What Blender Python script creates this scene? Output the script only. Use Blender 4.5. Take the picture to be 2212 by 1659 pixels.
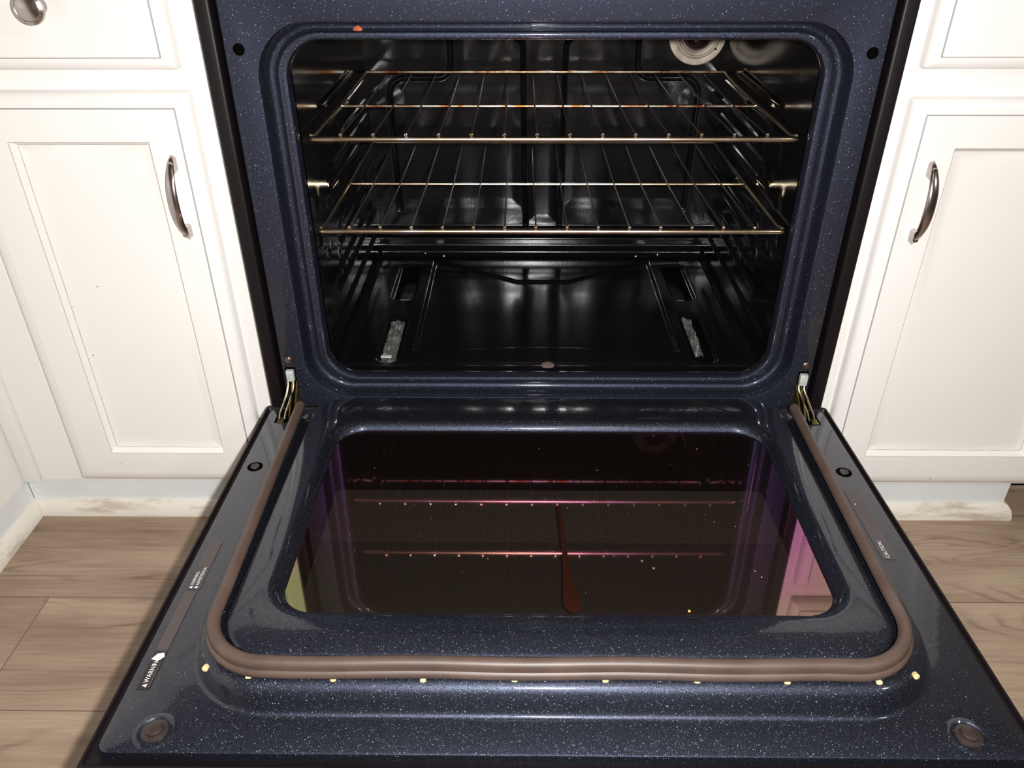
import bpy, math, random
import numpy as np
from mathutils import Vector, Matrix
random.seed(7)
for o in list(bpy.data.objects): bpy.data.objects.remove(o)
SC = bpy.context.scene
COL = SC.collection

# ------------------------------------------------------------------ camera
CAM = Vector((-0.03584, -0.90377, 0.81799))
YAW, PITCH, ROLL, FPX = 0.01097, 0.55985, -0.00242, 1717.3
cy_, sy_, cp_, sp_ = math.cos(YAW), math.sin(YAW), math.cos(PITCH), math.sin(PITCH)
fw = Vector((-sy_*cp_, cy_*cp_, -sp_)); rt0 = Vector((cy_, sy_, 0)); up0 = rt0.cross(fw)
rt = rt0*math.cos(ROLL) + up0*math.sin(ROLL); up = -rt0*math.sin(ROLL) + up0*math.cos(ROLL)
cd = bpy.data.cameras.new('camera'); cam = bpy.data.objects.new('camera', cd); COL.objects.link(cam)
m = Matrix((rt, up, -fw)).transposed().to_4x4(); m.translation = CAM
cam.matrix_world = m
cd.sensor_width = 36; cd.sensor_fit = 'HORIZONTAL'; cd.lens = 36*FPX/2212
cd.clip_start = .01; cd.clip_end = 50
SC.camera = cam

# ------------------------------------------------------------------ world, lights, exposure
w = bpy.data.worlds.new('world'); SC.world = w; w.use_nodes = True
w.node_tree.nodes['Background'].inputs[0].default_value = (.8, .85, 1, 1)
w.node_tree.nodes['Background'].inputs[1].default_value = .05
SC.view_settings.view_transform = 'Standard'; SC.view_settings.look = 'None'
SC.view_settings.exposure = 0; SC.view_settings.gamma = 1; SC.view_settings.use_curve_mapping = False

def area(name, loc, target, size, power, color=(1, 1, 1), size_y=None):
    l = bpy.data.lights.new(name, 'AREA'); l.energy = power; l.color = color
    l.shape = 'RECTANGLE' if size_y else 'DISK'; l.size = size
    if size_y: l.size_y = size_y
    o = bpy.data.objects.new(name, l); COL.objects.link(o); o.location = loc
    d = Vector(target) - Vector(loc); o.rotation_euler = d.to_track_quat('-Z', 'Y').to_euler()
    return o
FL = CAM + rt*.045 + up*.012
area('phone_flash', FL, FL + fw, .022, 15.5, (1, .985, .96))
area('room_lamp', (1.35, -1.25, 1.55), (0, 0, .3), .22, 5, (1, .95, .88))
area('ceiling_lamp', (0.2, -1.6, 2.36), (0.2, -1.2, 0), .5, 2.0, (1, .95, .88))

# ------------------------------------------------------------------ materials
def mat(name):
    mm = bpy.data.materials.new(name); mm.use_nodes = True
    nt = mm.node_tree; b = nt.nodes['Principled BSDF']
    return mm, nt, b
def N(nt, t, **kw):
    n = nt.nodes.new(t)
    for k, v in kw.items():
        if k.startswith('i_'): n.inputs[k[2:].replace('_', ' ')].default_value = v
        else: setattr(n, k, v)
    return n
def simple(name, col, rough=.5, metal=0, spec=.5, coat=0, bump=0, bscale=200, var=0, vscale=20):
    mm, nt, b = mat(name)
    b.inputs['Base Color'].default_value = (*col, 1); b.inputs['Roughness'].default_value = rough
    b.inputs['Metallic'].default_value = metal; b.inputs['Specular IOR Level'].default_value = spec
    b.inputs['Coat Weight'].default_value = coat; b.inputs['Coat Roughness'].default_value = .05
    tc = N(nt, 'ShaderNodeTexCoord')
    if bump:
        n = N(nt, 'ShaderNodeTexNoise', i_Scale=bscale); nt.links.new(tc.outputs['Object'], n.inputs['Vector'])
        bp = N(nt, 'ShaderNodeBump', i_Strength=bump, i_Distance=.001)
        nt.links.new(n.outputs['Fac'], bp.inputs['Height']); nt.links.new(bp.outputs[0], b.inputs['Normal'])
    if var:
        n = N(nt, 'ShaderNodeTexNoise', i_Scale=vscale, i_Detail=5.0); nt.links.new(tc.outputs['Object'], n.inputs['Vector'])
        r = N(nt, 'ShaderNodeValToRGB'); nt.links.new(n.outputs['Fac'], r.inputs[0])
        r.color_ramp.elements[0].position = .3; r.color_ramp.elements[1].position = .7
        r.color_ramp.elements[0].color = (*[c*(1-var) for c in col], 1); r.color_ramp.elements[1].color = (*[min(1, c*(1+var)) for c in col], 1)
        nt.links.new(r.outputs[0], b.inputs['Base Color'])
    return mm

def enamel(name, base, flake, dens=.80, scale=900, lobe=(.035, .042, .078), rough=.50, metal=.95):
    """near-black enamel with bluish mica flakes under a clear glossy coat"""
    mm, nt, b = mat(name); L = nt.links.new
    tc = N(nt, 'ShaderNodeTexCoord')
    v = N(nt, 'ShaderNodeTexVoronoi', i_Scale=float(scale)); L(tc.outputs['Object'], v.inputs['Vector'])
    sep = N(nt, 'ShaderNodeSeparateColor'); L(v.outputs['Color'], sep.inputs[0])
    g = N(nt, 'ShaderNodeMath', operation='GREATER_THAN'); L(sep.outputs[0], g.inputs[0]); g.inputs[1].default_value = dens
    l = N(nt, 'ShaderNodeMath', operation='LESS_THAN'); L(v.outputs['Distance'], l.inputs[0]); l.inputs[1].default_value = .42
    mu = N(nt, 'ShaderNodeMath', operation='MULTIPLY'); L(g.outputs[0], mu.inputs[0]); L(l.outputs[0], mu.inputs[1])
    n = N(nt, 'ShaderNodeTexNoise', i_Scale=1300.0, i_Detail=2.0); L(tc.outputs['Object'], n.inputs['Vector'])
    r = N(nt, 'ShaderNodeValToRGB'); L(n.outputs['Fac'], r.inputs[0])
    r.color_ramp.elements[0].position = .35; r.color_ramp.elements[1].position = .68
    r.color_ramp.elements[0].color = (*[c*.5 for c in lobe], 1); r.color_ramp.elements[1].color = (*[c*1.6 for c in lobe], 1)
    mx = N(nt, 'ShaderNodeMix', data_type='RGBA'); L(mu.outputs[0], mx.inputs[0]); L(r.outputs[0], mx.inputs[6]); mx.inputs[7].default_value = (*flake, 1)
    L(mx.outputs[2], b.inputs['Base Color'])
    mm_ = N(nt, 'ShaderNodeMapRange'); L(mu.outputs[0], mm_.inputs[0]); mm_.inputs['To Min'].default_value = metal; mm_.inputs['To Max'].default_value = 1.0; L(mm_.outputs[0], b.inputs['Metallic'])
    mr = N(nt, 'ShaderNodeMapRange'); L(mu.outputs[0], mr.inputs[0]); mr.inputs['To Min'].default_value = rough; mr.inputs['To Max'].default_value = .50; L(mr.outputs[0], b.inputs['Roughness'])
    # flakes lie at random tilts, the coat stays smooth
    wn = N(nt, 'ShaderNodeTexWhiteNoise'); L(v.outputs['Position'], wn.inputs['Vector'])
    sb = N(nt, 'ShaderNodeVectorMath', operation='SUBTRACT'); L(wn.outputs['Color'], sb.inputs[0]); sb.inputs[1].default_value = (.5, .5, .5)
    sc = N(nt, 'ShaderNodeVectorMath', operation='SCALE'); L(sb.outputs[0], sc.inputs[0])
    tl = N(nt, 'ShaderNodeMath', operation='MULTIPLY'); L(mu.outputs[0], tl.inputs[0]); tl.inputs[1].default_value = .95; L(tl.outputs[0], sc.inputs['Scale'])
    ge = N(nt, 'ShaderNodeNewGeometry')
    ad = N(nt, 'ShaderNodeVectorMath', operation='ADD'); L(ge.outputs['Normal'], ad.inputs[0]); L(sc.outputs[0], ad.inputs[1])
    no = N(nt, 'ShaderNodeVectorMath', operation='NORMALIZE'); L(ad.outputs[0], no.inputs[0]); L(no.outputs[0], b.inputs['Normal'])
    b.inputs['Specular IOR Level'].default_value = .0
    b.inputs['Coat Weight'].default_value = 1; b.inputs['Coat Roughness'].default_value = .07
    n2 = N(nt, 'ShaderNodeTexNoise', i_Scale=200.0, i_Detail=1.0); L(tc.outputs['Object'], n2.inputs['Vector'])
    bp = N(nt, 'ShaderNodeBump', i_Strength=.04, i_Distance=.001); L(n2.outputs['Fac'], bp.inputs['Height']); L(bp.outputs[0], b.inputs['Coat Normal'])
    return mm

M = {}
M['navy'] = enamel('navy_speckled_enamel', None, (.12, .14, .20), .88, 1100, lobe=(.037, .041, .062), rough=.58)
M['navy_door'] = enamel('navy_door_enamel', None, (.070, .075, .092), .50, 1050, lobe=(.038, .043, .064))
def cavity_mat(nm, small, big, rough):
    mm, nt, b = mat(nm); L = nt.links.new
    tc = N(nt, 'ShaderNodeTexCoord')
    b.inputs['Base Color'].default_value = (.0045, .0042, .005, 1); b.inputs['Roughness'].default_value = rough
    n2 = N(nt, 'ShaderNodeTexNoise', i_Scale=380.0, i_Detail=2.0); L(tc.outputs['Object'], n2.inputs['Vector'])
    n3 = N(nt, 'ShaderNodeTexNoise', i_Scale=14.0, i_Detail=1.0); L(tc.outputs['Object'], n3.inputs['Vector'])
    b1 = N(nt, 'ShaderNodeBump', i_Strength=small, i_Distance=.001); L(n2.outputs['Fac'], b1.inputs['Height'])
    b2 = N(nt, 'ShaderNodeBump', i_Strength=big, i_Distance=.004); L(n3.outputs['Fac'], b2.inputs['Height']); L(b1.outputs[0], b2.inputs['Normal'])
    L(b2.outputs[0], b.inputs['Normal'])
    return mm
M['cavity'] = cavity_mat('black_cavity_enamel', .09, .18, .165)
M['cavity_flat'] = cavity_mat('black_cavity_enamel_smooth', .03, .03, .12)
M['black'] = simple('black_brown_painted_steel', (.007, .0045, .0055), .45, spec=.25, bump=.1, bscale=400)
M['black_gloss'] = simple('black_gloss', (.006, .005, .006), .12)
M['dark'] = simple('dark_recess', (.0025, .002, .002), .8, spec=0)
def cream():
    mm, nt, b = mat('cream_cabinet_paint'); L = nt.links.new
    tc = N(nt, 'ShaderNodeTexCoord')
    n = N(nt, 'ShaderNodeTexNoise', i_Scale=3.0, i_Detail=3.0); L(tc.outputs['Object'], n.inputs['Vector'])
    r = N(nt, 'ShaderNodeValToRGB'); L(n.outputs['Fac'], r.inputs[0])
    r.color_ramp.elements[0].color = (.81, .785, .755, 1); r.color_ramp.elements[1].color = (.85, .83, .805, 1)
    # sparse little specks of dirt
    v = N(nt, 'ShaderNodeTexVoronoi', i_Scale=28.0); L(tc.outputs['Object'], v.inputs['Vector'])
    c = N(nt, 'ShaderNodeMath', operation='LESS_THAN'); L(v.outputs['Distance'], c.inputs[0]); c.inputs[1].default_value = .038
    s = N(nt, 'ShaderNodeSeparateColor'); L(v.outputs['Color'], s.inputs[0])
    g = N(nt, 'ShaderNodeMath', operation='GREATER_THAN'); L(s.outputs[0], g.inputs[0]); g.inputs[1].default_value = .72
    mu = N(nt, 'ShaderNodeMath', operation='MULTIPLY'); L(c.outputs[0], mu.inputs[0]); L(g.outputs[0], mu.inputs[1])
    mx = N(nt, 'ShaderNodeMix', data_type='RGBA'); L(mu.outputs[0], mx.inputs[0]); L(r.outputs[0], mx.inputs[6]); mx.inputs[7].default_value = (.38, .33, .28, 1)
    L(mx.outputs[2], b.inputs['Base Color']); b.inputs['Roughness'].default_value = .38
    n2 = N(nt, 'ShaderNodeTexNoise', i_Scale=60.0, i_Detail=3.0); L(tc.outputs['Object'], n2.inputs['Vector'])
    bp = N(nt, 'ShaderNodeBump', i_Strength=.08, i_Distance=.002); L(n2.outputs['Fac'], bp.inputs['Height']); L(bp.outputs[0], b.inputs['Normal'])
    return mm
M['cream'] = cream()
M['grime'] = simple('grimy_groove_line', (.50, .44, .35), .8, var=.25, vscale=90)
M['seam'] = simple('panel_seam_line', (.52, .50, .48), .8)
def toe():
    mm, nt, b = mat('scuffed_toe_board'); L = nt.links.new
    tc = N(nt, 'ShaderNodeTexCoord'); mp = N(nt, 'ShaderNodeMapping'); mp.inputs['Scale'].default_value = (6, 10, 34)
    L(tc.outputs['Object'], mp.inputs[0])
    n = N(nt, 'ShaderNodeTexNoise', i_Scale=1.6, i_Detail=6.0, i_Roughness=.65); L(mp.outputs[0], n.inputs['Vector'])
    r = N(nt, 'ShaderNodeValToRGB'); L(n.outputs['Fac'], r.inputs[0])
    r.color_ramp.elements[0].position = .36; r.color_ramp.elements[0].color = (.55, .48, .38, 1)
    r.color_ramp.elements[1].position = .50; r.color_ramp.elements[1].color = (.80, .76, .68, 1)
    L(r.outputs[0], b.inputs['Base Color']); b.inputs['Roughness'].default_value = .5
    return mm
M['toe'] = toe()
M['toe_board'] = simple('blue_grey_toe_board', (.74, .76, .77), .45, var=.05, vscale=9)
M['nickel'] = simple('brushed_nickel', (.50, .45, .42), .22, 1, bump=.03, bscale=500)
M['chrome_dark'] = simple('worn_dark_steel', (.10, .075, .06), .32, 1)
M['gasket'] = simple('brown_silicone_gasket', (.075, .048, .038), .48, bump=.1, bscale=150, var=.2, vscale=30)
M['brass_clip'] = simple('yellowed_clip', (.62, .50, .26), .4, var=.2, vscale=300)
M['latch'] = simple('grey_zinc_latch', (.55, .58, .56), .5, .3, var=.15, vscale=200)
M['zinc'] = simple('yellow_zinc_plate', (.42, .34, .11), .28, 1, var=.4, vscale=120)
M['rod'] = simple('zinc_rod', (.72, .66, .48), .25, 1, var=.2, vscale=200)
M['screw'] = simple('brown_screw', (.32, .22, .18), .35, 1)
M['bumper'] = simple('dark_brown_bumper', (.028, .018, .015), .4, 0)
M['foil'] = simple('crumpled_foil', (.36, .36, .34), .42, .8, bump=1.0, bscale=60, var=.5, vscale=60)
def rackm(name, s, stain):
    mm, nt, b = mat(name); L = nt.links.new
    tc = N(nt, 'ShaderNodeTexCoord')
    n = N(nt, 'ShaderNodeTexNoise', i_Scale=s, i_Detail=6.0, i_Roughness=.7); L(tc.outputs['Object'], n.inputs['Vector'])
    r = N(nt, 'ShaderNodeValToRGB'); L(n.outputs['Fac'], r.inputs[0]); e = r.color_ramp.elements
    e[0].position = .42 if s > 30 else .30; e[0].color = (*stain, 1); e[1].position = .62; e[1].color = (.78, .71, .66, 1)
    k = e.new(.50); k.color = (.60, .47, .30, 1)
    L(r.outputs[0], b.inputs['Base Color']); b.inputs['Metallic'].default_value = 1; b.inputs['Roughness'].default_value = .26
    return mm
M['rack'] = rackm('golden_stained_steel', 14.0, (.52, .40, .30))
M['wire'] = simple('dull_wire_steel', (.24, .20, .17), .38, 1, var=.3, vscale=30)
M['rack_rust'] = rackm('rust_stained_steel', 40.0, (.42, .10, .02))
def ceramic():
    return simple('stained_ceramic_collar', (.42, .36, .29), .55, var=.45, vscale=45)
M['ceramic'] = ceramic()
M['glassdark'] = simple('dark_socket_glass', (.02, .012, .01), .15)
M['lab_dark'] = simple('label_dark_print', (.020, .013, .014), .35)
M['lab_grey'] = simple('label_grey_film', (.050, .042, .048), .35)
M['lab_white'] = simple('label_white_ink', (.80, .78, .76), .5)
M['lab_dim'] = simple('label_dim_ink', (.13, .10, .09), .5)
M['orange'] = simple('orange_baked_spot', (.36, .06, .012), .6)
M['drip'] = simple('reddish_brown_drip', (.017, .0045, .0025), .5, spec=.05)
M['crumb'] = simple('golden_crumb', (.60, .36, .10), .7)
M['cyan'] = simple('nothing', (.5, .5, .5))
bpy.data.materials.remove(M.pop('cyan'))
M['wall'] = simple('beige_wall_paint', (.55, .50, .44), .8, bump=.2, bscale=90)
M['worktop'] = simple('speckled_laminate_worktop', (.20, .17, .15), .35, var=.4, vscale=150)

def glass_mat():
    mm, nt, b = mat('coated_door_glass'); L = nt.links.new
    out = nt.nodes['Material Output']
    tc = N(nt, 'ShaderNodeTexCoord')
    b.inputs['Base Color'].default_value = (.0045, .0032, .0027, 1); b.inputs['Roughness'].default_value = .03
    b.inputs['IOR'].default_value = 1.5
    b.inputs['Thin Film IOR'].default_value = 1.98
    sx = N(nt, 'ShaderNodeSeparateXYZ'); L(tc.outputs['Object'], sx.inputs[0])
    mr = N(nt, 'ShaderNodeMapRange'); L(sx.outputs[0], mr.inputs[0])
    for k, vv in zip(('From Min', 'From Max', 'To Min', 'To Max'), (-.26, .26, 414., 426.)): mr.inputs[k].default_value = vv
    n = N(nt, 'ShaderNodeTexNoise', i_Scale=7.0, i_Detail=2.0); L(tc.outputs['Object'], n.inputs['Vector'])
    ma = N(nt, 'ShaderNodeMath', operation='MULTIPLY_ADD'); L(n.outputs['Fac'], ma.inputs[0]); ma.inputs[1].default_value = 70; 
    sb = N(nt, 'ShaderNodeMath', operation='SUBTRACT'); L(mr.outputs[0], sb.inputs[0]); sb.inputs[1].default_value = 35; yy = N(nt, 'ShaderNodeMath', operation='MULTIPLY_ADD'); L(sx.outputs[1], yy.inputs[0]); yy.inputs[1].default_value = 200; y2 = N(nt, 'ShaderNodeMath', operation='ADD'); L(sb.outputs[0], yy.inputs[2]); L(yy.outputs[0], y2.inputs[0]); y2.inputs[1].default_value = 54; L(y2.outputs[0], ma.inputs[2])
    L(ma.outputs[0], b.inputs['Thin Film Thickness'])
    tr = N(nt, 'ShaderNodeBsdfTransparent'); tr.inputs[0].default_value = (.27, .245, .225, 1)
    ad = N(nt, 'ShaderNodeAddShader'); L(tr.outputs[0], ad.inputs[0]); L(b.outputs[0], ad.inputs[1]); L(ad.outputs[0], out.inputs['Surface'])
    return mm
M['glass'] = glass_mat()
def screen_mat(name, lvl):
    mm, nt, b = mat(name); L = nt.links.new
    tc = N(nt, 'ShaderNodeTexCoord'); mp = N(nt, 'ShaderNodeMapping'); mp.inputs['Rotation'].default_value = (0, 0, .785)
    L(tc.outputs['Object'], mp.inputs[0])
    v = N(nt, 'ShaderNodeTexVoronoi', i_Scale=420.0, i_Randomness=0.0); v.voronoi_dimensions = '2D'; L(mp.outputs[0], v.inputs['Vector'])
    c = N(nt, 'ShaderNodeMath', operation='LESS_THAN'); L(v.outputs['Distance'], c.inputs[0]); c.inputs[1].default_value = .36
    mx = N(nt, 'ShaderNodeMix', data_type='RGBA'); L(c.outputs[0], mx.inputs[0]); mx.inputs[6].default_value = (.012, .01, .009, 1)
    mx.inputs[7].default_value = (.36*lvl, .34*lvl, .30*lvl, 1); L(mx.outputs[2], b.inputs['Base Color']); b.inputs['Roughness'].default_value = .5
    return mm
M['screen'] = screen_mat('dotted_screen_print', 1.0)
M['screen_darker'] = screen_mat('dotted_screen_darker', .55)  # same dot pattern with darker dots, for the near part of the screen

def floor_mat():
    mm, nt, b = mat('vinyl_plank_floor'); L = nt.links.new
    tc = N(nt, 'ShaderNodeTexCoord')
    mp = N(nt, 'ShaderNodeMapping'); mp.inputs['Location'].default_value = (.674+1.2, .148+.175*20, 0); L(tc.outputs['Object'], mp.inputs[0])
    br = N(nt, 'ShaderNodeTexBrick'); L(mp.outputs[0], br.inputs['Vector']); br.offset = .37; br.squash = 1
    for k, vv in (('Scale', 1.0), ('Mortar Size', .0009), ('Mortar Smooth', .3), ('Bias', 0.0), ('Brick Width', 1.2), ('Row Height', .175)): br.inputs[k].default_value = vv
    br.inputs['Color1'].default_value = (0, 0, 0, 1); br.inputs['Color2'].default_value = (1, 1, 1, 1); br.inputs['Mortar'].default_value = (.5, .5, .5, 1)
    off = N(nt, 'ShaderNodeVectorMath', operation='MULTIPLY_ADD'); L(br.outputs['Color'], off.inputs[0]); off.inputs[1].default_value = (3, 5, 2); L(mp.outputs[0], off.inputs[2])
    m2 = N(nt, 'ShaderNodeMapping'); m2.inputs['Scale'].default_value = (1.1, 9, 1); L(off.outputs[0], m2.inputs[0])
    n1 = N(nt, 'ShaderNodeTexNoise', i_Scale=1.6, i_Detail=1.5, i_Distortion=.6); L(m2.outputs[0], n1.inputs['Vector'])
    w1 = N(nt, 'ShaderNodeMath', operation='MULTIPLY'); L(n1.outputs['Fac'], w1.inputs[0]); w1.inputs[1].default_value = 120
    sn = N(nt, 'ShaderNodeMath', operation='SINE'); L(w1.outputs[0], sn.inputs[0])
    n3 = N(nt, 'ShaderNodeTexNoise', i_Scale=2.2, i_Detail=2.0); L(m2.outputs[0], n3.inputs['Vector'])
    r3 = N(nt, 'ShaderNodeMapRange'); L(n3.outputs['Fac'], r3.inputs[0]); r3.inputs['From Min'].default_value = .45; r3.inputs['From Max'].default_value = .65; r3.inputs['To Max'].default_value = .5
    hs = N(nt, 'ShaderNodeMath', operation='MULTIPLY_ADD'); L(sn.outputs[0], hs.inputs[0]); hs.inputs[1].default_value = .5; hs.inputs[2].default_value = .5
    pw = N(nt, 'ShaderNodeMath', operation='POWER'); L(hs.outputs[0], pw.inputs[0]); pw.inputs[1].default_value = 4.0
    sm = N(nt, 'ShaderNodeMath', operation='MULTIPLY'); L(pw.outputs[0], sm.inputs[0]); L(r3.outputs[0], sm.inputs[1])
    m4 = N(nt, 'ShaderNodeMapping'); m4.inputs['Scale'].default_value = (14, 260, 1); L(off.outputs[0], m4.inputs[0])
    n4 = N(nt, 'ShaderNodeTexNoise', i_Scale=1.0, i_Detail=4.0); L(m4.outputs[0], n4.inputs['Vector'])
    m5 = N(nt, 'ShaderNodeMapping'); m5.inputs['Scale'].default_value = (3, 14, 1); L(off.outputs[0], m5.inputs[0])
    n5 = N(nt, 'ShaderNodeTexNoise', i_Scale=1.0, i_Detail=4.0); L(m5.outputs[0], n5.inputs['Vector'])
    a1 = N(nt, 'ShaderNodeMath', operation='MULTIPLY_ADD'); L(sm.outputs[0], a1.inputs[0]); a1.inputs[1].default_value = -.42; L(n5.outputs['Fac'], a1.inputs[2])
    a2 = N(nt, 'ShaderNodeMath', operation='MULTIPLY_ADD'); L(n4.outputs['Fac'], a2.inputs[0]); a2.inputs[1].default_value = .35; L(a1.outputs[0], a2.inputs[2])
    a3 = N(nt, 'ShaderNodeSeparateColor'); L(br.outputs['Color'], a3.inputs[0])
    a4 = N(nt, 'ShaderNodeMath', operation='MULTIPLY_ADD'); L(a3.outputs[0], a4.inputs[0]); a4.inputs[1].default_value = .14; L(a2.outputs[0], a4.inputs[2])
    r = N(nt, 'ShaderNodeValToRGB'); L(a4.outputs[0], r.inputs[0]); e = r.color_ramp.elements
    e[0].position = .38; e[0].color = (.17, .105, .070, 1); e[1].position = 1.0; e[1].color = (.47, .36, .26, 1)
    k = e.new(.70); k.color = (.325, .232, .165, 1)
    mx = N(nt, 'ShaderNodeMix', data_type='RGBA'); L(br.outputs['Fac'], mx.inputs[0]); L(r.outputs[0], mx.inputs[6]); mx.inputs[7].default_value = (.16, .11, .075, 1)
    L(mx.outputs[2], b.inputs['Base Color']); b.inputs['Roughness'].default_value = .42; b.inputs['Specular IOR Level'].default_value = .35
    bp = N(nt, 'ShaderNodeBump', i_Strength=.15, i_Distance=.0008); L(a2.outputs[0], bp.inputs['Height']); L(bp.outputs[0], b.inputs['Normal'])
    return mm
M['floor'] = floor_mat()

# ------------------------------------------------------------------ mesh helpers
class MB:
    def __init__(s): s.v = []; s.f = []; s.mi = []; s.mats = []; s.cur = 0
    def use(s, key):
        if key not in s.mats: s.mats.append(key)
        s.cur = s.mats.index(key)
        return s
    def add(s, vs, fs):
        b = len(s.v); s.v += [tuple(v) for v in vs]
        for f in fs: s.f.append(tuple(i+b for i in f)); s.mi.append(s.cur)
        return s
    def box(s, a, b, bev=0):
        (x0, y0, z0), (x1, y1, z1) = a, b
        if x0 > x1: x0, x1 = x1, x0
        if y0 > y1: y0, y1 = y1, y0
        if z0 > z1: z0, z1 = z1, z0
        if bev <= 0:
            vs = [(x, y, z) for x in (x0, x1) for y in (y0, y1) for z in (z0, z1)]
            return s.add(vs, [(0, 1, 3, 2), (4, 6, 7, 5), (0, 4, 5, 1), (2, 3, 7, 6), (0, 2, 6, 4), (1, 5, 7, 3)])
        loops = []
        for (zz, i) in ((z0, bev), (z0+bev*.3, bev*.3), (z0+bev, 0), (z1-bev, 0), (z1-bev*.3, bev*.3), (z1, bev)):
            loops.append([(u, v, zz) for u, v in rrect(x0+i, x1-i, y0+i, y1-i, max(bev-i, .0001)+bev*.3, 3, 1)])
        return s.loft(loops, cap0=True, cap1=True)
    def loft(s, loops, closed=True, cap0=False, cap1=False):
        n = len(loops[0]); vs = [p for l in loops for p in l]; fs = []
        for k in range(len(loops)-1):
            for i in range(n if closed else n-1):
                j = (i+1) % n; fs.append((k*n+i, k*n+j, (k+1)*n+j, (k+1)*n+i))
        if cap0: fs.append(tuple(range(n))[::-1])
        if cap1: fs.append(tuple(range((len(loops)-1)*n, len(loops)*n)))
        return s.add(vs, fs)
    def tube(s, pts, r, n=10, closed=False, cap=True):
        pts = [Vector(p) for p in pts]; loops = []; prev = None
        rs = r if isinstance(r, (list, tuple)) else [r]*len(pts)
        for i, p in enumerate(pts):
            if closed: t = pts[(i+1) % len(pts)]-pts[i-1]
            else: t = pts[min(i+1, len(pts)-1)]-pts[max(i-1, 0)]
            t.normalize()
            if prev is None:
                a = Vector((0, 0, 1)) if abs(t.z) < .9 else Vector((1, 0, 0))
                u = t.cross(a).normalized()
            else:
                u = (prev - t*prev.dot(t)).normalized()
            prev = u; v = t.cross(u)
            loops.append([p+(u*math.cos(2*math.pi*k/n)+v*math.sin(2*math.pi*k/n))*rs[i] for k in range(n)])
        if closed: loops.append(loops[0])
        return s.loft(loops, cap0=cap and not closed, cap1=cap and not closed)
    def lathe(s, c, axis, prof, n=28):
        # prof: list of (radius, distance along axis)
        c = Vector(c); ax = Vector(axis).normalized(); a = Vector((0, 0, 1)) if abs(ax.z) < .9 else Vector((1, 0, 0))
        u = ax.cross(a).normalized(); v = ax.cross(u)
        loops = [[c+ax*h+(u*math.cos(2*math.pi*k/n)+v*math.sin(2*math.pi*k/n))*max(r, 1e-5) for k in range(n)] for r, h in prof]
        return s.loft(loops, cap0=prof[0][0] > 1e-4, cap1=True)
    def build(s, name, parent=None, matkey=None, smooth=True, angle=35):
        me = bpy.data.meshes.new(name); me.from_pydata(s.v, [], s.f)
        for k in (s.mats or [matkey]): me.materials.append(M[k])
        if s.mats: me.polygons.foreach_set('material_index', s.mi)
        me.polygons.foreach_set('use_smooth', [smooth]*len(me.polygons))
        me.update()
        import bmesh
        bm = bmesh.new(); bm.from_mesh(me)
        bmesh.ops.remove_doubles(bm, verts=bm.verts, dist=1e-6)
        bmesh.ops.recalc_face_normals(bm, faces=bm.faces) if s.recalc else None
        bm.to_mesh(me); bm.free()
        if smooth: me.set_sharp_from_angle(angle=math.radians(angle))
        o = bpy.data.objects.new(name, me); COL.objects.link(o)
        if parent is not None: o.parent = parent
        return o
    recalc = True

def rrect(x0, x1, y0, y1, r, n=10, m=6):
    r = min(r, (x1-x0)/2*.99, (y1-y0)/2*.99); pts = []
    cs = [(x1-r, y0+r, -90), (x1-r, y1-r, 0), (x0+r, y1-r, 90), (x0+r, y0+r, 180)]
    arcs = [[(cx+r*math.cos(math.radians(a0+90*k/n)), cy+r*math.sin(math.radians(a0+90*k/n))) for k in range(n+1)] for cx, cy, a0 in cs]
    for i in range(4):
        pts += arcs[i]; a = arcs[i][-1]; b = arcs[(i+1) % 4][0]
        for k in range(1, m): t = k/m; pts.append((a[0]+(b[0]-a[0])*t, a[1]+(b[1]-a[1])*t))
    return pts

def heightgrid(nu, nv, u0, u1, v0, v1, hf, place):
    """hf(U,V)->H (arrays); place(U,V,H)->(X,Y,Z)"""
    U, V = np.meshgrid(np.linspace(u0, u1, nu), np.linspace(v0, v1, nv), indexing='ij')
    X, Y, Z = place(U, V, hf(U, V))
    vs = np.stack([X.ravel(), Y.ravel(), Z.ravel()], 1).tolist()
    fs = [(i*nv+j, (i+1)*nv+j, (i+1)*nv+j+1, i*nv+j+1) for i in range(nu-1) for j in range(nv-1)]
    return vs, fs
def sstep(x): x = np.clip(x, 0, 1); return x*x*(3-2*x)
def segd(U, V, a, b):
    ax, ay = a; bx, by = b; dx, dy = bx-ax, by-ay; L2 = dx*dx+dy*dy+1e-12
    t = np.clip(((U-ax)*dx+(V-ay)*dy)/L2, 0, 1)
    return np.hypot(U-ax-t*dx, V-ay-t*dy)
def polyd(U, V, pts):
    d = segd(U, V, pts[0], pts[1])
    for a, b in zip(pts[1:-1], pts[2:]): d = np.minimum(d, segd(U, V, a, b))
    return d
def arc(cx, cy, r, a0, a1, n=7):
    return [(cx+r*math.cos(math.radians(a0+(a1-a0)*k/n)), cy+r*math.sin(math.radians(a0+(a1-a0)*k/n))) for k in range(n+1)]

def empty(name, loc, label, cat, group=None):
    o = bpy.data.objects.new(name, None); COL.objects.link(o); o.location = loc; o.empty_display_size = .05
    o['label'] = label; o['category'] = cat
    if group: o['group'] = group
    return o
def keep(o, parent):
    """parent a mesh built in world coordinates to an empty that stands elsewhere"""
    o.parent = parent; o.matrix_parent_inverse = Matrix.Translation(parent.location).inverted(); return o
def struct(o): o['kind'] = 'structure'; return o

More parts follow.
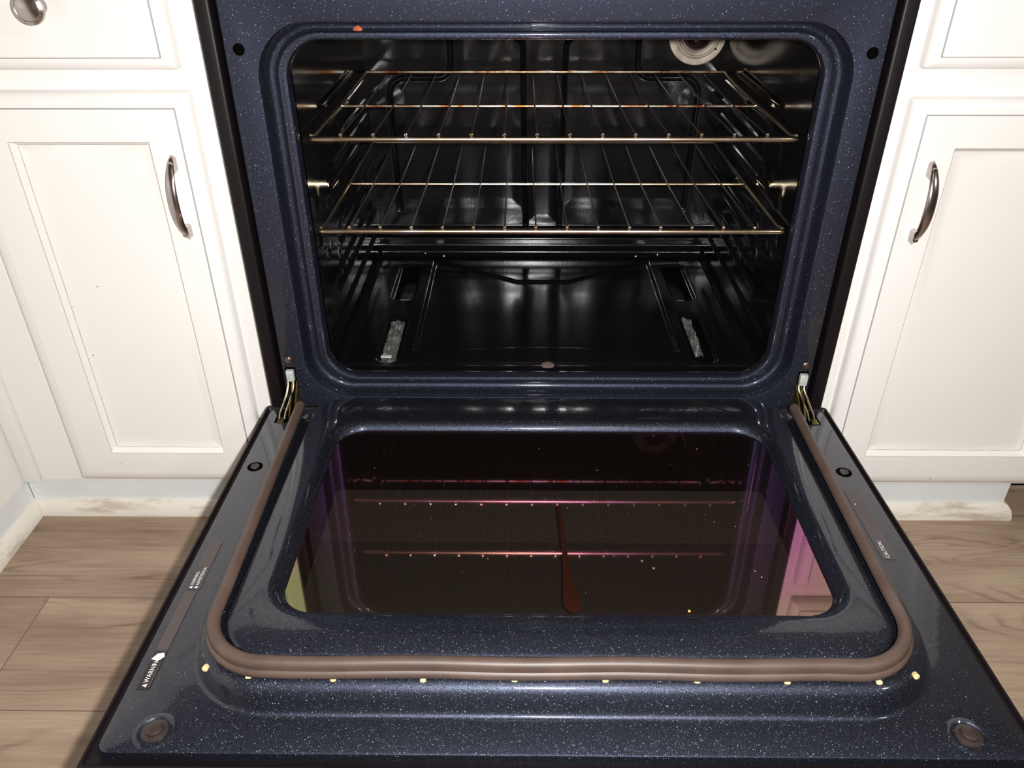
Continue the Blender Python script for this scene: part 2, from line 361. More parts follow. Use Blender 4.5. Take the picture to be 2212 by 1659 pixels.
# ------------------------------------------------------------------ the room
struct(MB().box((-1.6, -2.8, -.05), (2.2, .66, 0)).build('floor', None, 'floor', False))
struct(MB().box((-1.6, -2.8, 2.4), (2.2, .66, 2.45)).build('ceiling', None, 'wall', False))
struct(MB().box((-1.6, .64, 0), (2.2, .70, 2.4)).build('wall_back', None, 'wall', False))
struct(MB().box((-1.65, -2.8, 0), (-1.6, .64, 2.4)).build('wall_left', None, 'wall', False))
struct(MB().box((2.2, -2.8, 0), (2.25, .64, 2.4)).build('wall_right', None, 'wall', False))
struct(MB().box((-1.6, -2.85, 0), (2.2, -2.8, 2.4)).build('wall_front', None, 'wall', False))

# ------------------------------------------------------------------ the range
RG = empty('kitchen_range', (0, 0, 0), 'freestanding black and navy speckled range with its oven door lying open', 'range')

# navy front frame with the rolled rim round the opening
def fl(x0, x1, z0, z1, r, y): return [(u, y, v) for u, v in rrect(x0, x1, z0, z1, r, 12, 8)]
f = MB(); f.recalc = False
def rim(e, y, r):
    k = e/.031; return fl(-.3205+.031*k, .3235-.0305*k, .2295+.0275*k, .6985-.0215*k, r, y)
f.loft([fl(-.352, .352, .20, .76, .002, .012), fl(-.352, .352, .20, .76, .002, .0015), fl(-.3505, .3505, .2015, .7585, .002, 0)] +
       [rim(e, y, .061-.7*e) for e, y in ((-.0015, 0), (.0005, .0006), (.0020, .0040), (.0040, .0120), (.0060, .0175), (.0082, .0200), (.0110, .0208), (.0138, .0200),
        (.0158, .0165), (.0172, .0135), (.0188, .0118), (.0210, .0112), (.0255, .0112), (.0278, .0122), (.0295, .0150), (.0308, .020))] +
       [fl(-.2905, .294, .256, .678, .038, .026), fl(-.300, .304, .24, .70, .03, .030)])
fr = f.build('front_frame', RG, 'navy')
for hx, hz in ((-.3358, .6708), (.3373, .6668)):
    MB().lathe((hx, .0005, hz), (0, -1, 0), [(.0062, 0), (.0062, .0012), (.0056, .0016), (.0050, .0012), (.0048, .0007), (.0001, .0007)], 24).build('mounting_hole', RG, 'dark')
MB().lathe((-.2101, .0165, .6866), (0, -1, .1), [(.0056, 0), (.0050, .0008), (.0025, .0014), (.0001, .0015)], 9).build('baked_spot', RG, 'orange')['label'] = 'orange baked-on spot'

XC0, XC1, YB, ZF, ZC = -.2890, .2925, .462, .246, .700
# cavity back with pressed grooves and pads
Lg = [(-.149, .71), (-.149, .585)] + arc(-.172, .575, .023, 0, -90, 6)[1:] + [(-.225, .552)] + arc(-.225, .524, .028, 90, 180, 6)[1:] + [(-.250, .33)]
Rg = [(.152-x*0+(-.149-x)+.0, z) for x, z in Lg]
Rg = [(2*.0023+.0-x+.0, z) for x, z in Lg]
C1 = [(-.060, .618)] + arc(-.052, .597, .0205, 90, 0, 6) + [(-.0285, .40), (-.0245, .285)]
C2 = [(.068, .618)] + arc(.058, .597, .0205, 90, 180, 6) + [(.0362, .40), (.0350, .285)]
def hback(U, V):
    h = np.zeros_like(U)
    for P, wd, dp in ((Lg, .0055, .0045), (Rg, .0055, .0045), (C1, .0040, .0045), (C2, .0040, .0045)):
        h -= dp*sstep(1-polyd(U, V, P)/wd)
    # shallow pillow of the middle pads and of the two side pads
    for a, b_, z0, z1 in ((-.245, -.03, .33, .545), (.036, .245, .33, .545), (-.145, -.03, .55, .70), (.036, .148, .55, .70), (-.028, .034, .30, .70)):
        e = np.minimum(np.minimum(U-a, b_-U), np.minimum(V-z0, z1-V)); h += .0014*sstep(e/.022)
    h += .0015*np.sin(U*2*math.pi/.085)*sstep((V-.29)/.03)*.35
    # ledges at the foot of the wall
    h += .006*sstep((.300-V)/.006) + .006*sstep((.284-V)/.005) + .010*sstep((.268-V)/.012)
    return h
vs, fs = heightgrid(290, 230, XC0, XC1, ZF, ZC, hback, lambda U, V, H: (U, YB-H, V))
MB().add(vs, fs).build('cavity_back', RG, 'cavity', angle=60)
# cavity sides with pressed rack ledges
ledges = [(.584, .13, .33), (.552, .15, .43), (.523, .20, .43), (.500, .16, .43), (.4765, .13, .33), (.444, .15, .43), (.415, .20, .43), (.392, .16, .43),
          (.362, .13, .40), (.338, .12, .43), (.300, .05, .40)]
def hside(U, V):
    h = np.zeros_like(U)
    for z, a, b_ in ledges: h += .0038*sstep((1-segd(U, V, (a, z), (b_, z))/.0062)*1.25)
    for (cx, cz) in ((.20, .535), (.19, .43)):
        d = segd(U, V, (cx, cz), (cx+.08, cz+.012)); h += .0035*sstep(1-d/.016)
    rng = np.random.RandomState(3)
    for _ in range(26):
        a, c = rng.uniform(.03, .20), rng.uniform(.28, .56); s = rng.uniform(.004, .011)
        h += rng.uniform(-.0012, .0018)*np.exp(-((U-a)**2+(V-c)**2)/(s*s))
    h += .012*sstep((.268-V)/.02)**2
    return h
vs, fs = heightgrid(200, 260, .024, YB+.004, ZF-.002, ZC, hside, lambda U, V, H: (XC0+H, U, V))
MB().add(vs, fs).build('cavity_side', RG, 'cavity_flat', angle=60)
vs, fs = heightgrid(200, 260, .024, YB+.004, ZF-.002, ZC, hside, lambda U, V, H: (XC1-H, U, V))
MB().add(vs, fs).build('cavity_side', RG, 'cavity_flat', angle=60)
MB().box((XC0-.004, .026, ZC-.001), (XC1+.004, YB+.01, ZC+.006)).build('cavity_ceiling', RG, 'cavity')
MB().box((XC0-.004, .026, .2285), (XC1+.004, YB+.01, .2335)).build('cavity_pan', RG, 'cavity_flat')
# removable-looking bottom panel with four slots
def edge_y(U):
    a = np.abs(U-.0023)
    return np.where(a < .043, .331, np.where(a < .19, .331+(a-.043)*.62, .422))
slots = [(-.2405, -.2105, .258, .392), (.2150, .2450, .258, .392), (-.2335, -.2115, .059, .190), (.2140, .2385, .059, .205)]
def hfloor(U, V):
    a = np.abs(U-.0023)
    inside = np.minimum(np.minimum((.192-a)/.007, (V-.094-.006*np.cos(U*14))/.006), (edge_y(U)-V)/.007)
    h = -.0042*sstep(inside)
    h += .0035*sstep((V-.430)/.006)
    h -= .0015*sstep(1-np.abs(V-.052)/.004)
    for x0, x1, y0, y1 in slots:
        r = .010; cx, cyy = (x0+x1)/2, (y0+y1)/2
        q = np.hypot(np.maximum(np.abs(U-cx)-(x1-x0)/2+r, 0), np.maximum(np.abs(V-cyy)-(y1-y0)/2+r, 0))-r
        h -= .004*sstep(1-q/.006)
    return h
vs, fs = heightgrid(300, 240, XC0+.010, XC1-.010, .030, YB-.012, hfloor, lambda U, V, H: (U, V, .2520+H))
V_ = np.array(vs); keepf = []
for fc in fs:
    c = V_[list(fc)].mean(0); cut = False
    for x0, x1, y0, y1 in slots:
        r = .010; cx, cyy = (x0+x1)/2, (y0+y1)/2
        q = math.hypot(max(abs(c[0]-cx)-(x1-x0)/2+r, 0), max(abs(c[1]-cyy)-(y1-y0)/2+r, 0))-r
        if q < 0: cut = True
    if not cut: keepf.append(fc)
MB().add(vs, keepf).build('bottom_panel', RG, 'cavity_flat', angle=60)
# crumpled foil seen through the front slots
def foil(x0, x1, y0, y1, seed, name='foil_liner'):
    rr = np.random.RandomState(seed); H = rr.uniform(-.0035, .0035, (10, 22))
    vs = [(x0+(x1-x0)*i/9, y0+(y1-y0)*j/21, .2400+H[i, j]) for i in range(10) for j in range(22)]
    fs = [(i*22+j, (i+1)*22+j, (i+1)*22+j+1, i*22+j+1) for i in range(9) for j in range(21)]
    o = MB().add(vs, fs).build(name, RG, 'foil', smooth=False); o['label'] = 'crumpled grey foil under the slot'
foil(-.236, -.212, .050, .200, 1); foil(.2145, .232, .095, .215, 5)
for sx in (-.222, .222):
    MB().box((sx-.009, .262, .2415), (sx+.009, .271, .2445), .0008).build('support_clip', RG, 'latch')
MB().box((-.235, .078, .2455), (-.219, .084, .2480), .0008).build('support_clip', RG, 'latch')
MB().lathe((-.236, .0545, .2475), (0, 0, 1), [(.0042, 0), (.0042, .0015), (.0001, .0025)], 12).build('slot_screw', RG, 'zinc')
MB().lathe((.0035, .047, .2515), (0, -.2, 1), [(.010, 0), (.008, .0014), (.0001, .0020)], 16).build('locating_dimple', RG, 'lab_dim')
for xx, yy in ((-.207, .440), (-.172, .428), (.172, .428), (.212, .436)):
    MB().lathe((xx, yy, .2550), (0, 0, 1), [(.0042, 0), (.0035, .0016), (.0001, .0024)], 14).build('panel_screw', RG, 'screw')
# lamp collar high on the back wall
lc = (.245, YB-.002, .6178)
ls = MB().lathe(lc, (0, -1, 0), [(.0455, 0), (.0455, .0020), (.0445, .0030), (.0375, .0034), (.0362, .0026), (.0352, .0042), (.0335, .0060), (.0315, .0060), (.0295, .0035), (.0270, .0030), (.0255, .0060), (.0235, .0064), (.0225, .0035)], 48).build('lamp_collar', RG, 'ceramic')
gl = MB().lathe((lc[0], lc[1]-.001, lc[2]), (0, -1, 0), [(.0225, 0), (.0222, .006), (.018, .013), (.010, .017), (.0001, .018)], 32).build('lamp_glass', ls, 'glassdark')
MB().lathe((.2745, YB-.0052, .597), (0, -1, 0), [(.0022, 0), (.0022, .0005), (.0001, .0006)], 10).build('collar_screw', ls, 'dark')
MB().lathe((.2165, YB-.0052, .597), (0, -1, 0), [(.0020, 0), (.0020, .0005), (.0001, .0006)], 8).build('collar_screw', ls, 'screw')

# sides, top and lower front of the range
for s in (-1, 1):
    xa, xb = s*.3585, s*.3755
    MB().box((min(xa, xb), -.001, .03), (max(xa, xb), .60, .90), .0025).build('side_panel', RG, 'black')
MB().box((-.3580, .011, .12), (-.3525, .05, .80)).build('frame_gap', RG, 'dark'); MB().box((.3525, .011, .12), (.3580, .05, .80)).build('frame_gap', RG, 'dark')
MB().box((-.3575, .500, .05), (.3575, .59, .90)).build('rear_panel', RG, 'black')
MB().box((-.3755, -.004, .775), (.3755, .05, .895), .006).build('control_panel', RG, 'black_gloss')
MB().box((-.3785, -.012, .9), (.3785, .61, .918), .005).build('cooktop', RG, 'black_gloss')
MB().box((-.372, -.018, .045), (.372, .03, .165), .006).build('storage_drawer', RG, 'black_gloss')

# ------------------------------------------------------------------ oven door (hangs open, its near edge a little high)
TH = .0383; ZD = .2211; ct, st = math.cos(TH), math.sin(TH)
def D(x, s, h): return (x, -s*ct-h*st*0 + h*(-st)*-1*0 - 0 + (0), ZD + s*st + h*ct) if False else (x, -s*ct + h*st, ZD + s*st + h*ct)
DN = (0, st, ct)
def dl(x0, x1, s0, s1, r, h, n=14, m=10): return [D(u, v, h) for u, v in rrect(x0, x1, s0, s1, r, n, m)]
d = MB()
d.loft([dl(-.3700, .3700, .016, .5320, .010, -.010), dl(-.3700, .3700, .016, .5320, .010, -.003), dl(-.3692, .3692, .0168, .5312, .010, -.0008), dl(-.3675, .3675, .0185, .5295, .010, 0),
        dl(-.3265, .3290, .022, .4995, .082, 0), dl(-.3255, .3280, .0222, .4984, .081, .0002), dl(-.3243, .3268, .0225, .4970, .080, .0009), dl(-.3232, .3257, .0227, .4956, .079, .0024), dl(-.3222, .3247, .0230, .4945, .077, .0048), dl(-.3200, .3225, .024, .4918, .073, .0112),
        dl(-.3180, .3205, .026, .4890, .070, .0180), dl(-.3155, .3180, .029, .4855, .066, .0225), dl(-.3110, .3135, .033, .4800, .060, .0245), dl(-.3040, .3065, .037, .4710, .054, .0250),
        dl(-.2965, .2945, .040, .4650, .050, .0262), dl(-.2950, .2930, .0415, .4625, .048, .0325), dl(-.2920, .2900, .0440, .4595, .046, .0340),
       ] + [dl(-.2690+(.0135*k), .2705-(.0135*k), .0955+.0135*k, .4225-.0135*k, .045-.008*k, .0340-.0125*(1-math.sqrt(max(0, 1-k*k)))) for k in (0, .12, .3, .5, .66, .78, .87, .94, .98, 1.0)] +
       [dl(-.2555, .2570, .1090, .4090, .037, .0190)])
DOOR = d.build('oven_door', RG, 'navy_door'); DOOR['label'] = 'navy speckled enamel inner face of the open door'
# outer shell
sh = MB()
sh.loft([dl(-.366, .366, .020, .534, .006, -.050), dl(-.3745, .3745, .012, .5415, .006, -.046), dl(-.3795, .3795, .006, .5465, .005, -.038), dl(-.3795, .3795, .004, .5465, .005, -.004),
         dl(-.3785, .3785, .005, .5455, .005, -.0024), dl(-.3765, .3765, .010, .5415, .004, -.0024), dl(-.3752, .3752, .012, .5385, .004, -.006), dl(-.3680, .3680, .018, .530, .004, -.0085)], cap0=True)
sh.build('door_shell', DOOR, 'black')
# glass pane and printed screen
g = MB(); g.recalc = True
GT = .012
def gl_h(s): return .0252-GT*(s-.11)
g.loft([[D(u, v, gl_h(v)-.002) for u, v in rrect(-.2570, .2585, .1075, .4130, .040, 14, 10)], [D(u, v, gl_h(v)) for u, v in rrect(-.2570, .2585, .1075, .4130, .040, 14, 10)]], cap0=False, cap1=True)
GL = g.build('glass', DOOR, 'glass', smooth=False); GL['label'] = 'dark glass pane with a faint rainbow coating'
def quad(x0, x1, s0, s1, h): return [D(x0, s0, h), D(x1, s0, h), D(x1, s1, h), D(x0, s1, h)]
b0 = MB(); b0.loft([dl(-.270, .272, .095, .425, .03, -.0065), dl(-.262, .264, .100, .420, .03, .0190)], cap0=True)
b0.build('window_well', DOOR, 'dark')
for nm, k, s0, s1 in (('printed_screen', 'screen', .187, .2775), ('printed_screen', 'screen_darker', .2775, .418)):
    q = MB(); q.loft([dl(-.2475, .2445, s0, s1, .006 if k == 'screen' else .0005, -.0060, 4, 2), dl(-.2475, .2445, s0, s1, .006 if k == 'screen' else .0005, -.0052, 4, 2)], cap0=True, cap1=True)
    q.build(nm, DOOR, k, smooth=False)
# drip stain and crumbs on the glass
pts = []; H0 = .0243
spine = [(.2522, .0067, .0014), (.285, .0085, .0020), (.33, .0100, .0028), (.365, .0112, .0045), (.385, .0130, .0078), (.395, .0140, .0082), (.4015, .0146, .0040), (.404, .0148, .0005)]
lp = [[D(x-wd, s, gl_h(s)+.0001), D(x-wd*.6, s, gl_h(s)+.0007), D(x+wd*.6, s, gl_h(s)+.0007), D(x+wd, s, gl_h(s)+.0001)] for s, x, wd in spine]
MB().loft(lp, closed=False).build('drip_stain', DOOR, 'drip')['label'] = 'reddish brown drip on the glass'
rr = random.Random(4)
for i in range(26):
    x, s = rr.uniform(-.23, .23), rr.uniform(.12, .405)
    if i < 3: x, s = ((.1195, .400), (.085, .335), (.095, .345))[i]
    r = rr.uniform(.0004, .0008) if i > 2 else .0014
    MB().lathe(D(x, s, gl_h(s)), DN, [(r, 0), (r*.8, r*.5), (.0001, r*.7)], 6).build('crumb', DOOR, 'crumb' if i % 3 == 0 else 'lab_dim')
# gasket : double lobed cord round three sides
path = []
gx0, gx1, gs = -.3035, .2995, .4755
path += [(gx0, .070+k*(gs-.058-.070)/14) for k in range(15)]
path += arc(gx0+.058, gs-.058, .058, 180, 90, 12)[1:]
path += [(gx0+.058+(gx1-gx0-.116)*k/20, gs+.0008*math.sin(k*.9)) for k in range(1, 20)]
path += arc(gx1-.058, gs-.058, .058, 90, 0, 12)
path += [(gx1, gs-.058-k*(gs-.058-.072)/14) for k in range(1, 15)]
path = [(x*(1+.032*max(0, (.40-s)/.33)), s) for x, s in path]
gk = MB(); loops = []
for i, (x, s) in enumerate(path):
    a = path[max(i-1, 0)]; b_ = path[min(i+1, len(path)-1)]
    t = Vector((b_[0]-a[0], b_[1]-a[1])).normalized(); nrm = Vector((-t.y, t.x))   # outward
    if i == 0: pass
    prof = []
    for k in range(9): an = math.radians(250-k*27.5-0); prof.append((.0008+.0058*math.cos(an), .0385+.0055*math.sin(an)))
    low = []
    for k in range(9): an = math.radians(120-k*32.0); low.append((.0042+.0050*math.cos(an), .0300+.0048*math.sin(an)))
    # (the cord stands a little wider apart at the hinge end)
    # one closed outline: upper lobe then lower lobe
    up_l = [(-.0005+.0058*math.cos(math.radians(v)), .0385+.0054*math.sin(math.radians(v))) for v in range(230, -30, -20)]
    lo_l = [(.0030+.0050*math.cos(math.radians(v)), .0305+.0048*math.sin(math.radians(v))) for v in range(62, -130, -20)]
    loops.append([D(x+nrm.x*o, s+nrm.y*o, h) for o, h in up_l+lo_l])
gk.loft(loops, cap0=True, cap1=True).build('gasket', DOOR, 'gasket', angle=50)['label'] = 'brown silicone door gasket'
for cx, cs in ((-.2980, .4735), (-.2590, .4820), (-.1885, .4838), (-.1143, .4838), (-.0389, .4832), (.0357, .4832), (.111, .4832), (.1847, .4836), (.2600, .4832), (.2930, .4765)):
    MB().lathe(D(cx, cs-.0030, .0245), (0, -1, .35), [(.0026, -.003), (.0026, .0006), (.0016, .0012), (.0001, .0012)], 12).build('gasket_clip', DOOR, 'brass_clip')
# corner bolts
for x, s, R in ((-.3286, .5125, .0140), (.3245, .5112, .0140), (-.3533, .1498, .0092), (.3499, .1558, .0092)):
    near = s > .3
    o = MB()
    if near:
        o.use('navy_door').lathe(D(x, s, -.0004), DN, [(R+.004, 0), (R+.0015, .0012), (R-.0005, .0013), (R-.002, .0002)], 36)
        o.use('bumper').lathe(D(x, s, 0), DN, [(R-.0035, 0), (R-.0035, .0010), (R*.52, .0022), (R*.50, .0046), (R*.34, .0058), (.0001, .0060)], 32)
        nm = 'door_bolt'
    else:
        o.use('dark').lathe(D(x, s, 0), DN, [(R, 0), (R-.0004, .0005), (R*.8, .0004), (R*.78, .0003)], 32)
        o.use('bumper').lathe(D(x, s, 0), DN, [(R*.62, 0), (R*.55, .0016), (R*.2, .0012), (.0001, .0010)], 24)
        nm = 'door_screw'
    o.build(nm, DOOR)
# printed labels
def textverts(s, size):
    cu = bpy.data.curves.new('t', 'FONT'); cu.body = s; cu.size = size; cu.resolution_u = 2
    ob = bpy.data.objects.new('t', cu); COL.objects.link(ob)
    dg = bpy.context.evaluated_depsgraph_get(); me = bpy.data.meshes.new_from_object(ob.evaluated_get(dg))
    vs = [v.co.copy() for v in me.vertices]; fs = [tuple(p.vertices) for p in me.polygons]
    bpy.data.objects.remove(ob); bpy.data.curves.remove(cu); bpy.data.meshes.remove(me)
    return vs, fs
def put(mb, key, s, size, x, sd, h, sx=1.0):
    """text that reads towards the oven, letter tops towards -x; (x, sd) = start of baseline"""
    vs, fs = textverts(s, size); mb.use(key); mb.add([D(x-v.y, sd-v.x*sx, h) for v in vs], fs); return max(v.x for v in vs)*sx
def tri(mb, key, x, sd, a, h): mb.use(key).add([D(x, sd, h), D(x, sd-a, h), D(x-a*.95, sd-a/2, h)], [(0, 1, 2)])
def patch(mb, key, x0, x1, s0, s1, h, sk=0): mb.use(key).add([D(x0, s0, h), D(x1, s0, h), D(x1, s1, h), D(x0, s1, h)], [(0, 1, 2, 3)])
def micro(mb, key, x0, x1, s0, s1, rows, seed, h):
    r = random.Random(seed); mb.use(key)
    for i in range(rows):
        x = x0+(x1-x0)*(i+.5)/rows; s = s0; t = (x1-x0)/rows*.24
        while s < s1:
            l = r.uniform(.0012, .0035); e = min(s+l, s1)
            mb.add([D(x-t, s, h), D(x+t, s, h), D(x+t, e, h), D(x-t, e, h)], [(0, 1, 2, 3)]); s = e+r.uniform(.0004, .0008)
a = MB(); a.recalc = True
patch(a, 'lab_dark', -.3612, -.3500, .4310, .4725, .0003); patch(a, 'lab_grey', -.3612, -.3500, .3560, .4309, .0003)
tri(a, 'lab_white', -.3535, .4705, .0042, .0006); put(a, 'lab_white', 'WARNING', .0062, -.3535, .4655, .0006, .90)
a.use('lab_white').add([D(-.3610, .4400, .0006), D(-.3545, .4425, .0006), D(-.3500, .4375, .0006), D(-.3520, .4330, .0006), D(-.3575, .4340, .0006)], [(0, 1, 2, 3, 4)])
micro(a, 'lab_dim', -.3520, -.3505, .4440, .4700, 1, 3, .0006); micro(a, 'lab_dim', -.3606, -.3505, .3575, .4290, 8, 1, .0006)
a.build('warning_label', DOOR, smooth=False)['label'] = 'long printed warning label with white WARNING'
a = MB(); a.recalc = True
patch(a, 'lab_grey', -.3612, -.3480, .2835, .3545, .0003)
for x, t in ((-.3562, 'WARNING:'), (-.3512, 'ADVERTENCIA:')):
    tri(a, 'lab_white', x, .3535, .0036, .0006); put(a, 'lab_white', t, .0044, x, .3490, .0006, .86)
micro(a, 'lab_dim', -.3606, -.3486, .2850, .3230, 5, 2, .0006)
a.build('warning_label', DOOR, smooth=False)['label'] = 'short printed label reading WARNING and ADVERTENCIA'
a = MB(); a.recalc = True
patch(a, 'lab_grey', .3365, .3520, .1905, .3065, .0003)
put(a, 'lab_white', 'CAUTION', .0060, .3450, .3045, .0006, .92)
micro(a, 'lab_dim', .3460, .3475, .2880, .3030, 1, 6, .0006); micro(a, 'lab_dim', .3375, .3510, .2220, .2800, 8, 7, .0006)
micro(a, 'lab_white', .3395, .3425, .2160, .2180, 1, 8, .0006); micro(a, 'lab_dim', .3375, .3505, .1920, .2140, 6, 9, .0006)
a.build('caution_label', DOOR, smooth=False)['label'] = 'printed label reading CAUTION'

# hinges
for s in (-1, 1):
    hx = s*.3405; dz = -.004 if s > 0 else 0
    hg = MB().use('dark').box((hx-.0065, -.0012, .212), (hx+.0065, .002, .277+dz), .0006)
    sx_ = s*.349
    hg.use('dark').add([D(sx_-.008, .020, .0004), D(sx_+.008, .020, .0004), D(sx_+.008, .052, .0004), D(sx_-.008, .052, .0004)], [(0, 1, 2, 3)])
    H = hg.build('hinge', RG)
    MB().box((hx-.0050, -.0075, .2585+dz), (hx+.0050, -.0005, .2745+dz), .0008).build('latch_block', H, 'latch')
    for k, off in enumerate((-.0042, .0028)):
        x0 = hx+off
        MB().tube([(x0, -.0030, .262+dz), (x0+s*.0002, -.0065, .2525+dz), (x0+s*.0022, -.0130, .2430), (x0+s*.0048, -.0240, .2345), (x0+s*.0068, -.0370, .2290), (x0+s*.0075, -.0440, .2235)], [.0013, .0015, .0015, .0015, .0014, .0010], 8).build('hinge_rod', H, 'rod')
    # zinc side plates
    pl = MB(); 
    for off, t in ((-.0062*s, .0009), (.0000, .0009)):
        xx = hx+off-s*.001
        A = [(.002, .2590+dz), (-.0045, .2580+dz), (-.0150, .2460), (-.0330, .2320), (-.0420, .2240), (-.0400, .2180), (.002, .2180)]
        pl.loft([[(xx-t, y, z) for y, z in A], [(xx+t+s*.0, y, z) for y, z in A]], cap0=True, cap1=True)
    pl.build('hinge_plate', H, 'zinc', smooth=False)
    MB().box((sx_+s*.0005-.0035, -.052, .2232), (sx_+s*.0005+.0045, -.040, .2242)).build('hinge_claw', H, 'zinc')
    MB().lathe((s*.3416, 0, .2875 if s < 0 else .2815), (0, -1, 0), [(.0047, 0), (.0047, .0008), (.0040, .0014), (.0030, .0012), (.0027, .0022), (.0012, .0026), (.0001, .0022)], 24).build('frame_screw', RG, 'screw')

# ------------------------------------------------------------------ racks
def make_rack(yr, z, ym, yb, label, rust):
    R = empty('oven_rack', (.0023, yr, z), label, 'oven rack', 'wire racks inside the oven')
    x0, x1 = -.283, .283; D_ = yb-yr
    def B(mb, nm, k): return mb.build(nm, R, k)
    B(MB().tube([(x0-.001, .0035, .0005), (x0, .0008, 0), (x0+.004, 0, 0)] + [(x0+.004+(x1-x0-.008)*k/12, 0, 0) for k in range(1, 12)] + [(x1-.004, 0, 0), (x1, .0008, 0), (x1+.001, .0035, .0005)], .0035, 12), 'front_rail', 'rack')
    B(MB().tube([(x0+.003+(x1-x0-.006)*k/12, D_, .0035) for k in range(13)], .0024, 10), 'back_rail', rust[0])
    B(MB().tube([(x0+.001+(x1-x0-.002)*k/12, ym-yr, -.0044) for k in range(13)], .0022, 10), 'cross_bar', rust[1])
    for s in (x0, x1):
        i = .002 if s == x0 else -.002
        B(MB().tube([(s, .001, .0036), (s, .02, -.0005), (s, .20, -.0015), (s+i*.5, D_-.03, -.0005), (s+i, D_, .0030)], .0020, 8), 'side_rail', 'rack')
    for k in range(14):
        x = -.283+.0353+.0382*k*1.0
        B(MB().use('rack').tube([(x, -.0028, .0052), (x, -.0022, .0053), (x, -.0004, .0053), (x, .0002, .0052)], [.0012, .0021, .0021, .0013], 10).use('wire').tube([(x, .0002, .0052), (x, .0030, .0050), (x, ym-yr, -.0011), (x, D_-.012, -.0006), (x, D_-.003, -.0004)], [.0012, .0011, .0010, .0010, .0010], 8), 'wire', None)
    return R
make_rack(.0350, .5670, .2186, .4110, 'upper of the two wire oven racks, with rust-orange staining on its cross bar', ('rack_rust', 'rack_rust'))
make_rack(.0248, .4575, .2220, .4120, 'lower of the two wire oven racks, above the bare oven bottom', ('rack', 'rack'))

# ------------------------------------------------------------------ cabinets
YF, YD = .026, .006      # face frame plane, door face plane
def panel_door(name, parent, x0, x1, z0, z1, inner=None, ev=.0165, mapf=None):
    """mitred front: rounded edge, stepped border bead and, if inner is given, a sunken middle panel"""
    P = mapf or (lambda u, v, d_: (u, YF-d_, v))
    def lp(i, d_, r=.0035): return [P(u, v, d_) for u, v in rrect(x0+i, x1-i, z0+i, z1-i, r, 3, 2)]
    def li(i, d_, r=.0006):
        a_, b_, c_, e_ = inner; return [P(u, v, d_) for u, v in rrect(a_+i, b_-i, c_+i, e_-i, r, 3, 2)]
    mb = MB().use('cream')
    mb.loft([lp(0, 0), lp(0, .009), lp(.0012, .0125), lp(.0045, .0152), lp(ev-.005, .0178, .002), lp(ev-.0006, .0183, .001)])
    mb.use('seam').loft([lp(ev-.0006, .0183, .001), lp(ev, .0172, .001), lp(ev+.0007, .0200, .001)])
    mb.use('cream')
    if inner is None: mb.loft([lp(ev+.0007, .0200, .001), lp(ev+.003, .0202, .001)], cap1=True)
    else:
        mb.loft([lp(ev+.0007, .0200, .001), lp(ev+.003, .0202, .001), li(-.0008, .0202)])
        mb.use('seam').loft([li(-.0008, .0202), li(0, .0192)])
        mb.use('cream').loft([li(0, .0192), li(.0042, .0112)])
        mb.use('grime').loft([li(.0042, .0112), li(.0049, .0106)])
        mb.use('cream').loft([li(.0049, .0106), li(.02, .0106)], cap1=True)
    return mb.build(name, parent, angle=40)
def pull(parent, x, z0, z1):
    """arched strap pull with pointed feet"""
    zc, hl = (z0+z1)/2, (z1-z0)/2; mb = MB(); loops = []
    n = 26
    for i in range(n+1):
        t = -1+2*i/n; a = math.sqrt(max(0, 1-t*t)); out = .0035+.0215*(1-abs(t)**2.4)
        wd = .0009+.0050*(1-abs(t)**2.2)**.55; th = .0016+.0010*(1-abs(t))
        z = zc+t*hl; y = YD-out
        loops.append([(x+wd*math.cos(q)*1.0, y-th*math.sin(q), z) for q in [2*math.pi*k/12 for k in range(12)]])
    mb.loft(loops, cap0=True, cap1=True)
    for s in (-1, 1):
        z = zc+s*(hl-.010)
        l2 = []
        for k, yy in enumerate((YD+.0003, YD-.006, YD-.0125)):
            l2.append([(x+u, yy, z+v+(-s*.0025*k*.6)) for u, v in rrect(-.0034, .0034, -.0095+.001*k, .0085-.001*k, .003, 3, 1)])
        mb.loft(l2, cap0=True, cap1=True)
    mb.build('handle', parent, 'nickel', angle=50)

# left base cabinet
CL = empty('base_cabinet', (-.575, .3, 0), 'cream painted base cabinet left of the oven, knob drawer over one panelled door', 'cabinet')
def bx(parent, nm, k, a_, b_, bev=.0): return keep(MB().box(a_, b_, bev).build(nm, None, k), parent)
bx(CL, 'face_frame', 'cream', (-.752, YF, .064), (-.3765, .044, .872))
bx(CL, 'carcass', 'cream', (-.745, .045, .09), (-.385, .60, .872))
bx(CL, 'toe_board', 'toe_board', (-.7775, .028, .0), (-.3765, .040, .0638))
dr = keep(panel_door('drawer', None, -.74, -.4110, .6475, .80, ev=.0135), CL)
kb = MB().lathe((-.5395, YD, .7128), (0, -1, 0), [(.0085, 0), (.0080, .002), (.0060, .005), (.0065, .011), (.0110, .015), (.0150, .0175), (.0165, .0205), (.0160, .0235), (.0125, .0255), (.0120, .0252), (.0060, .0272), (.0001, .0278)], 36).build('knob', dr, 'nickel')
dd_ = keep(panel_door('door', None, -.6825, -.4055, .0745, .6245, (-.6205, -.4595, .1285, .5705)), CL)
pull(dd_, -.4355, .4560, .5575)
# corner filler between the two runs
bx(CL, 'corner_filler', 'cream', (-.7755, .016, .064), (-.7525, .044, .872), .003)
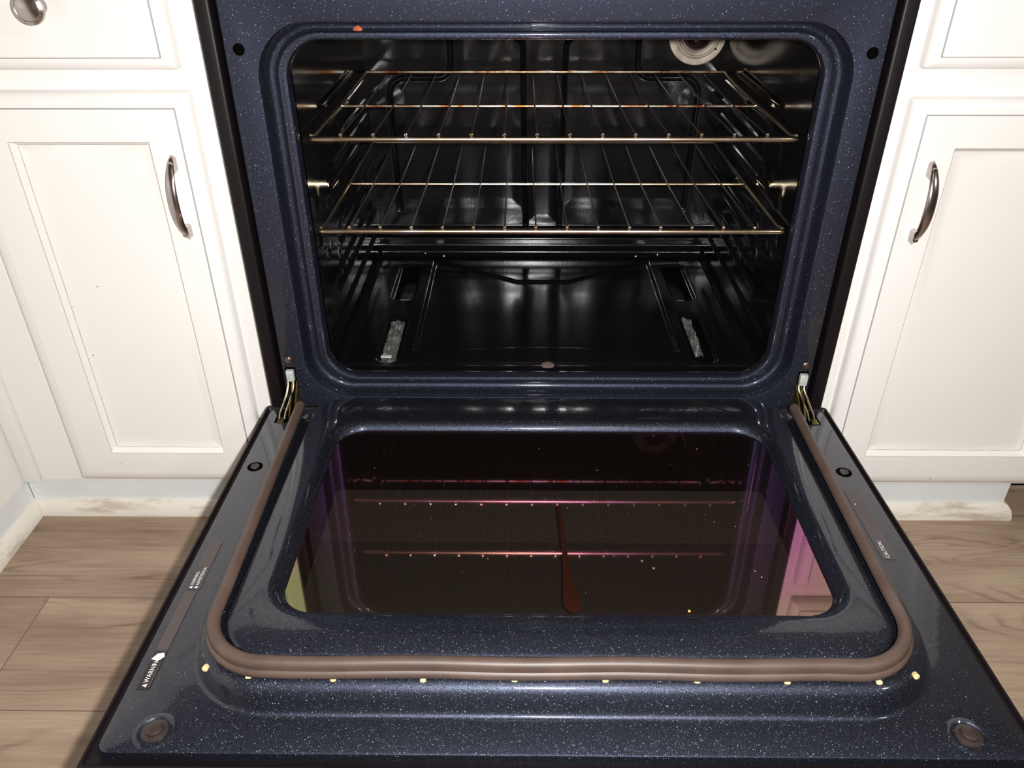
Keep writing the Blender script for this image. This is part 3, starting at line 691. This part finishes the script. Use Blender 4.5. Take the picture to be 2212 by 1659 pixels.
# right base cabinet
CR = empty('base_cabinet', (.57, .3, 0), 'white painted base cabinet right of the oven, cut off by the picture edge', 'cabinet')
bx(CR, 'face_frame', 'cream', (.3765, YF, .064), (.78, .044, .872))
bx(CR, 'carcass', 'cream', (.385, .045, .09), (.775, .60, .872))
bx(CR, 'toe_board', 'toe_board', (.3765, .028, .0), (.697, .040, .0638))
bx(CR, 'toe_board', 'toe_board', (.685, .0405, .0), (.697, .10, .0638))
bx(CR, 'recess_shade_board', 'dark', (.697, .10, .0), (.80, .11, .0638))  # black board added to stand for the shadow under the cabinet end
dr2 = keep(panel_door('drawer', None, .4010, .742, .6480, .80, ev=.0135), CR)
dd2 = keep(panel_door('door', None, .3995, .742, .0745, .6175, (.4575, .684, .1285, .5640)), CR)
pull(dd2, .4352, .4510, .5515)
# cabinet of the return run on the left
CC = empty('base_cabinet', (-1.08, -.6, 0), 'cream cabinet run along the left picture edge, square to the oven wall', 'cabinet')
XL = -.776
bx(CC, 'face_frame', 'cream', (XL-.02, -1.5, .064), (XL, .0430, .872))
bx(CC, 'carcass', 'cream', (-1.39, -1.5, .09), (XL-.021, .0, .872))
bx(CC, 'toe_board', 'toe_board', (XL-.014, -1.5, .0), (XL-.002, .0275, .0638))
keep(panel_door('door', None, -1.40, .030-.083-.012, .0745, .6245, (-1.33, -.13, .1285, .5705), mapf=lambda u, v, d_: (XL+d_, u, v)), CC)
# shoe mouldings
def shoe(name, pts_fn, a_, b_):
    prof = [(0, 0), (.0125, 0), (.0125, .006), (.0095, .0175), (.0045, .0245), (0, .0255)]
    return struct(MB().loft([[pts_fn(a_, o, h) for o, h in prof], [pts_fn(b_, o, h) for o, h in prof]], cap0=True, cap1=True).build(name, None, 'toe', angle=25))
shoe('trim_1', lambda t, o, h: (t + (o if t < -.7 else 0), .0278-o, h), XL-.0015, -.382)
shoe('trim_2', lambda t, o, h: (t + (o if t > .6 else 0), .0278-o, h), .382, .6975)
shoe('trim_3', lambda t, o, h: (XL-.0018+o, t - (o if t > -.7 else 0), h), -1.5, .0278)
shoe('trim_4', lambda t, o, h: (.6972+o, t - (o if t < .05 else 0), h), .0278, .0995)

# worktops above the cabinets
for nm, lab, a_, b_ in (('worktop', 'laminate worktop on the cabinet left of the range', (-1.39, -.0, .8725), (-.383, .635, .91)),
                        ('worktop', 'laminate worktop on the cabinet right of the range', (.383, -.0, .8725), (.80, .635, .91))):
    o = MB().box(a_, b_, .006).build(nm, None, 'worktop'); o['label'] = lab; o['category'] = 'worktop'
o = MB().box((-1.39, -1.5, .8725), (-.752, -.0005, .91), .006).build('worktop', None, 'worktop'); o['label'] = 'laminate worktop on the return run of cabinets'; o['category'] = 'worktop'
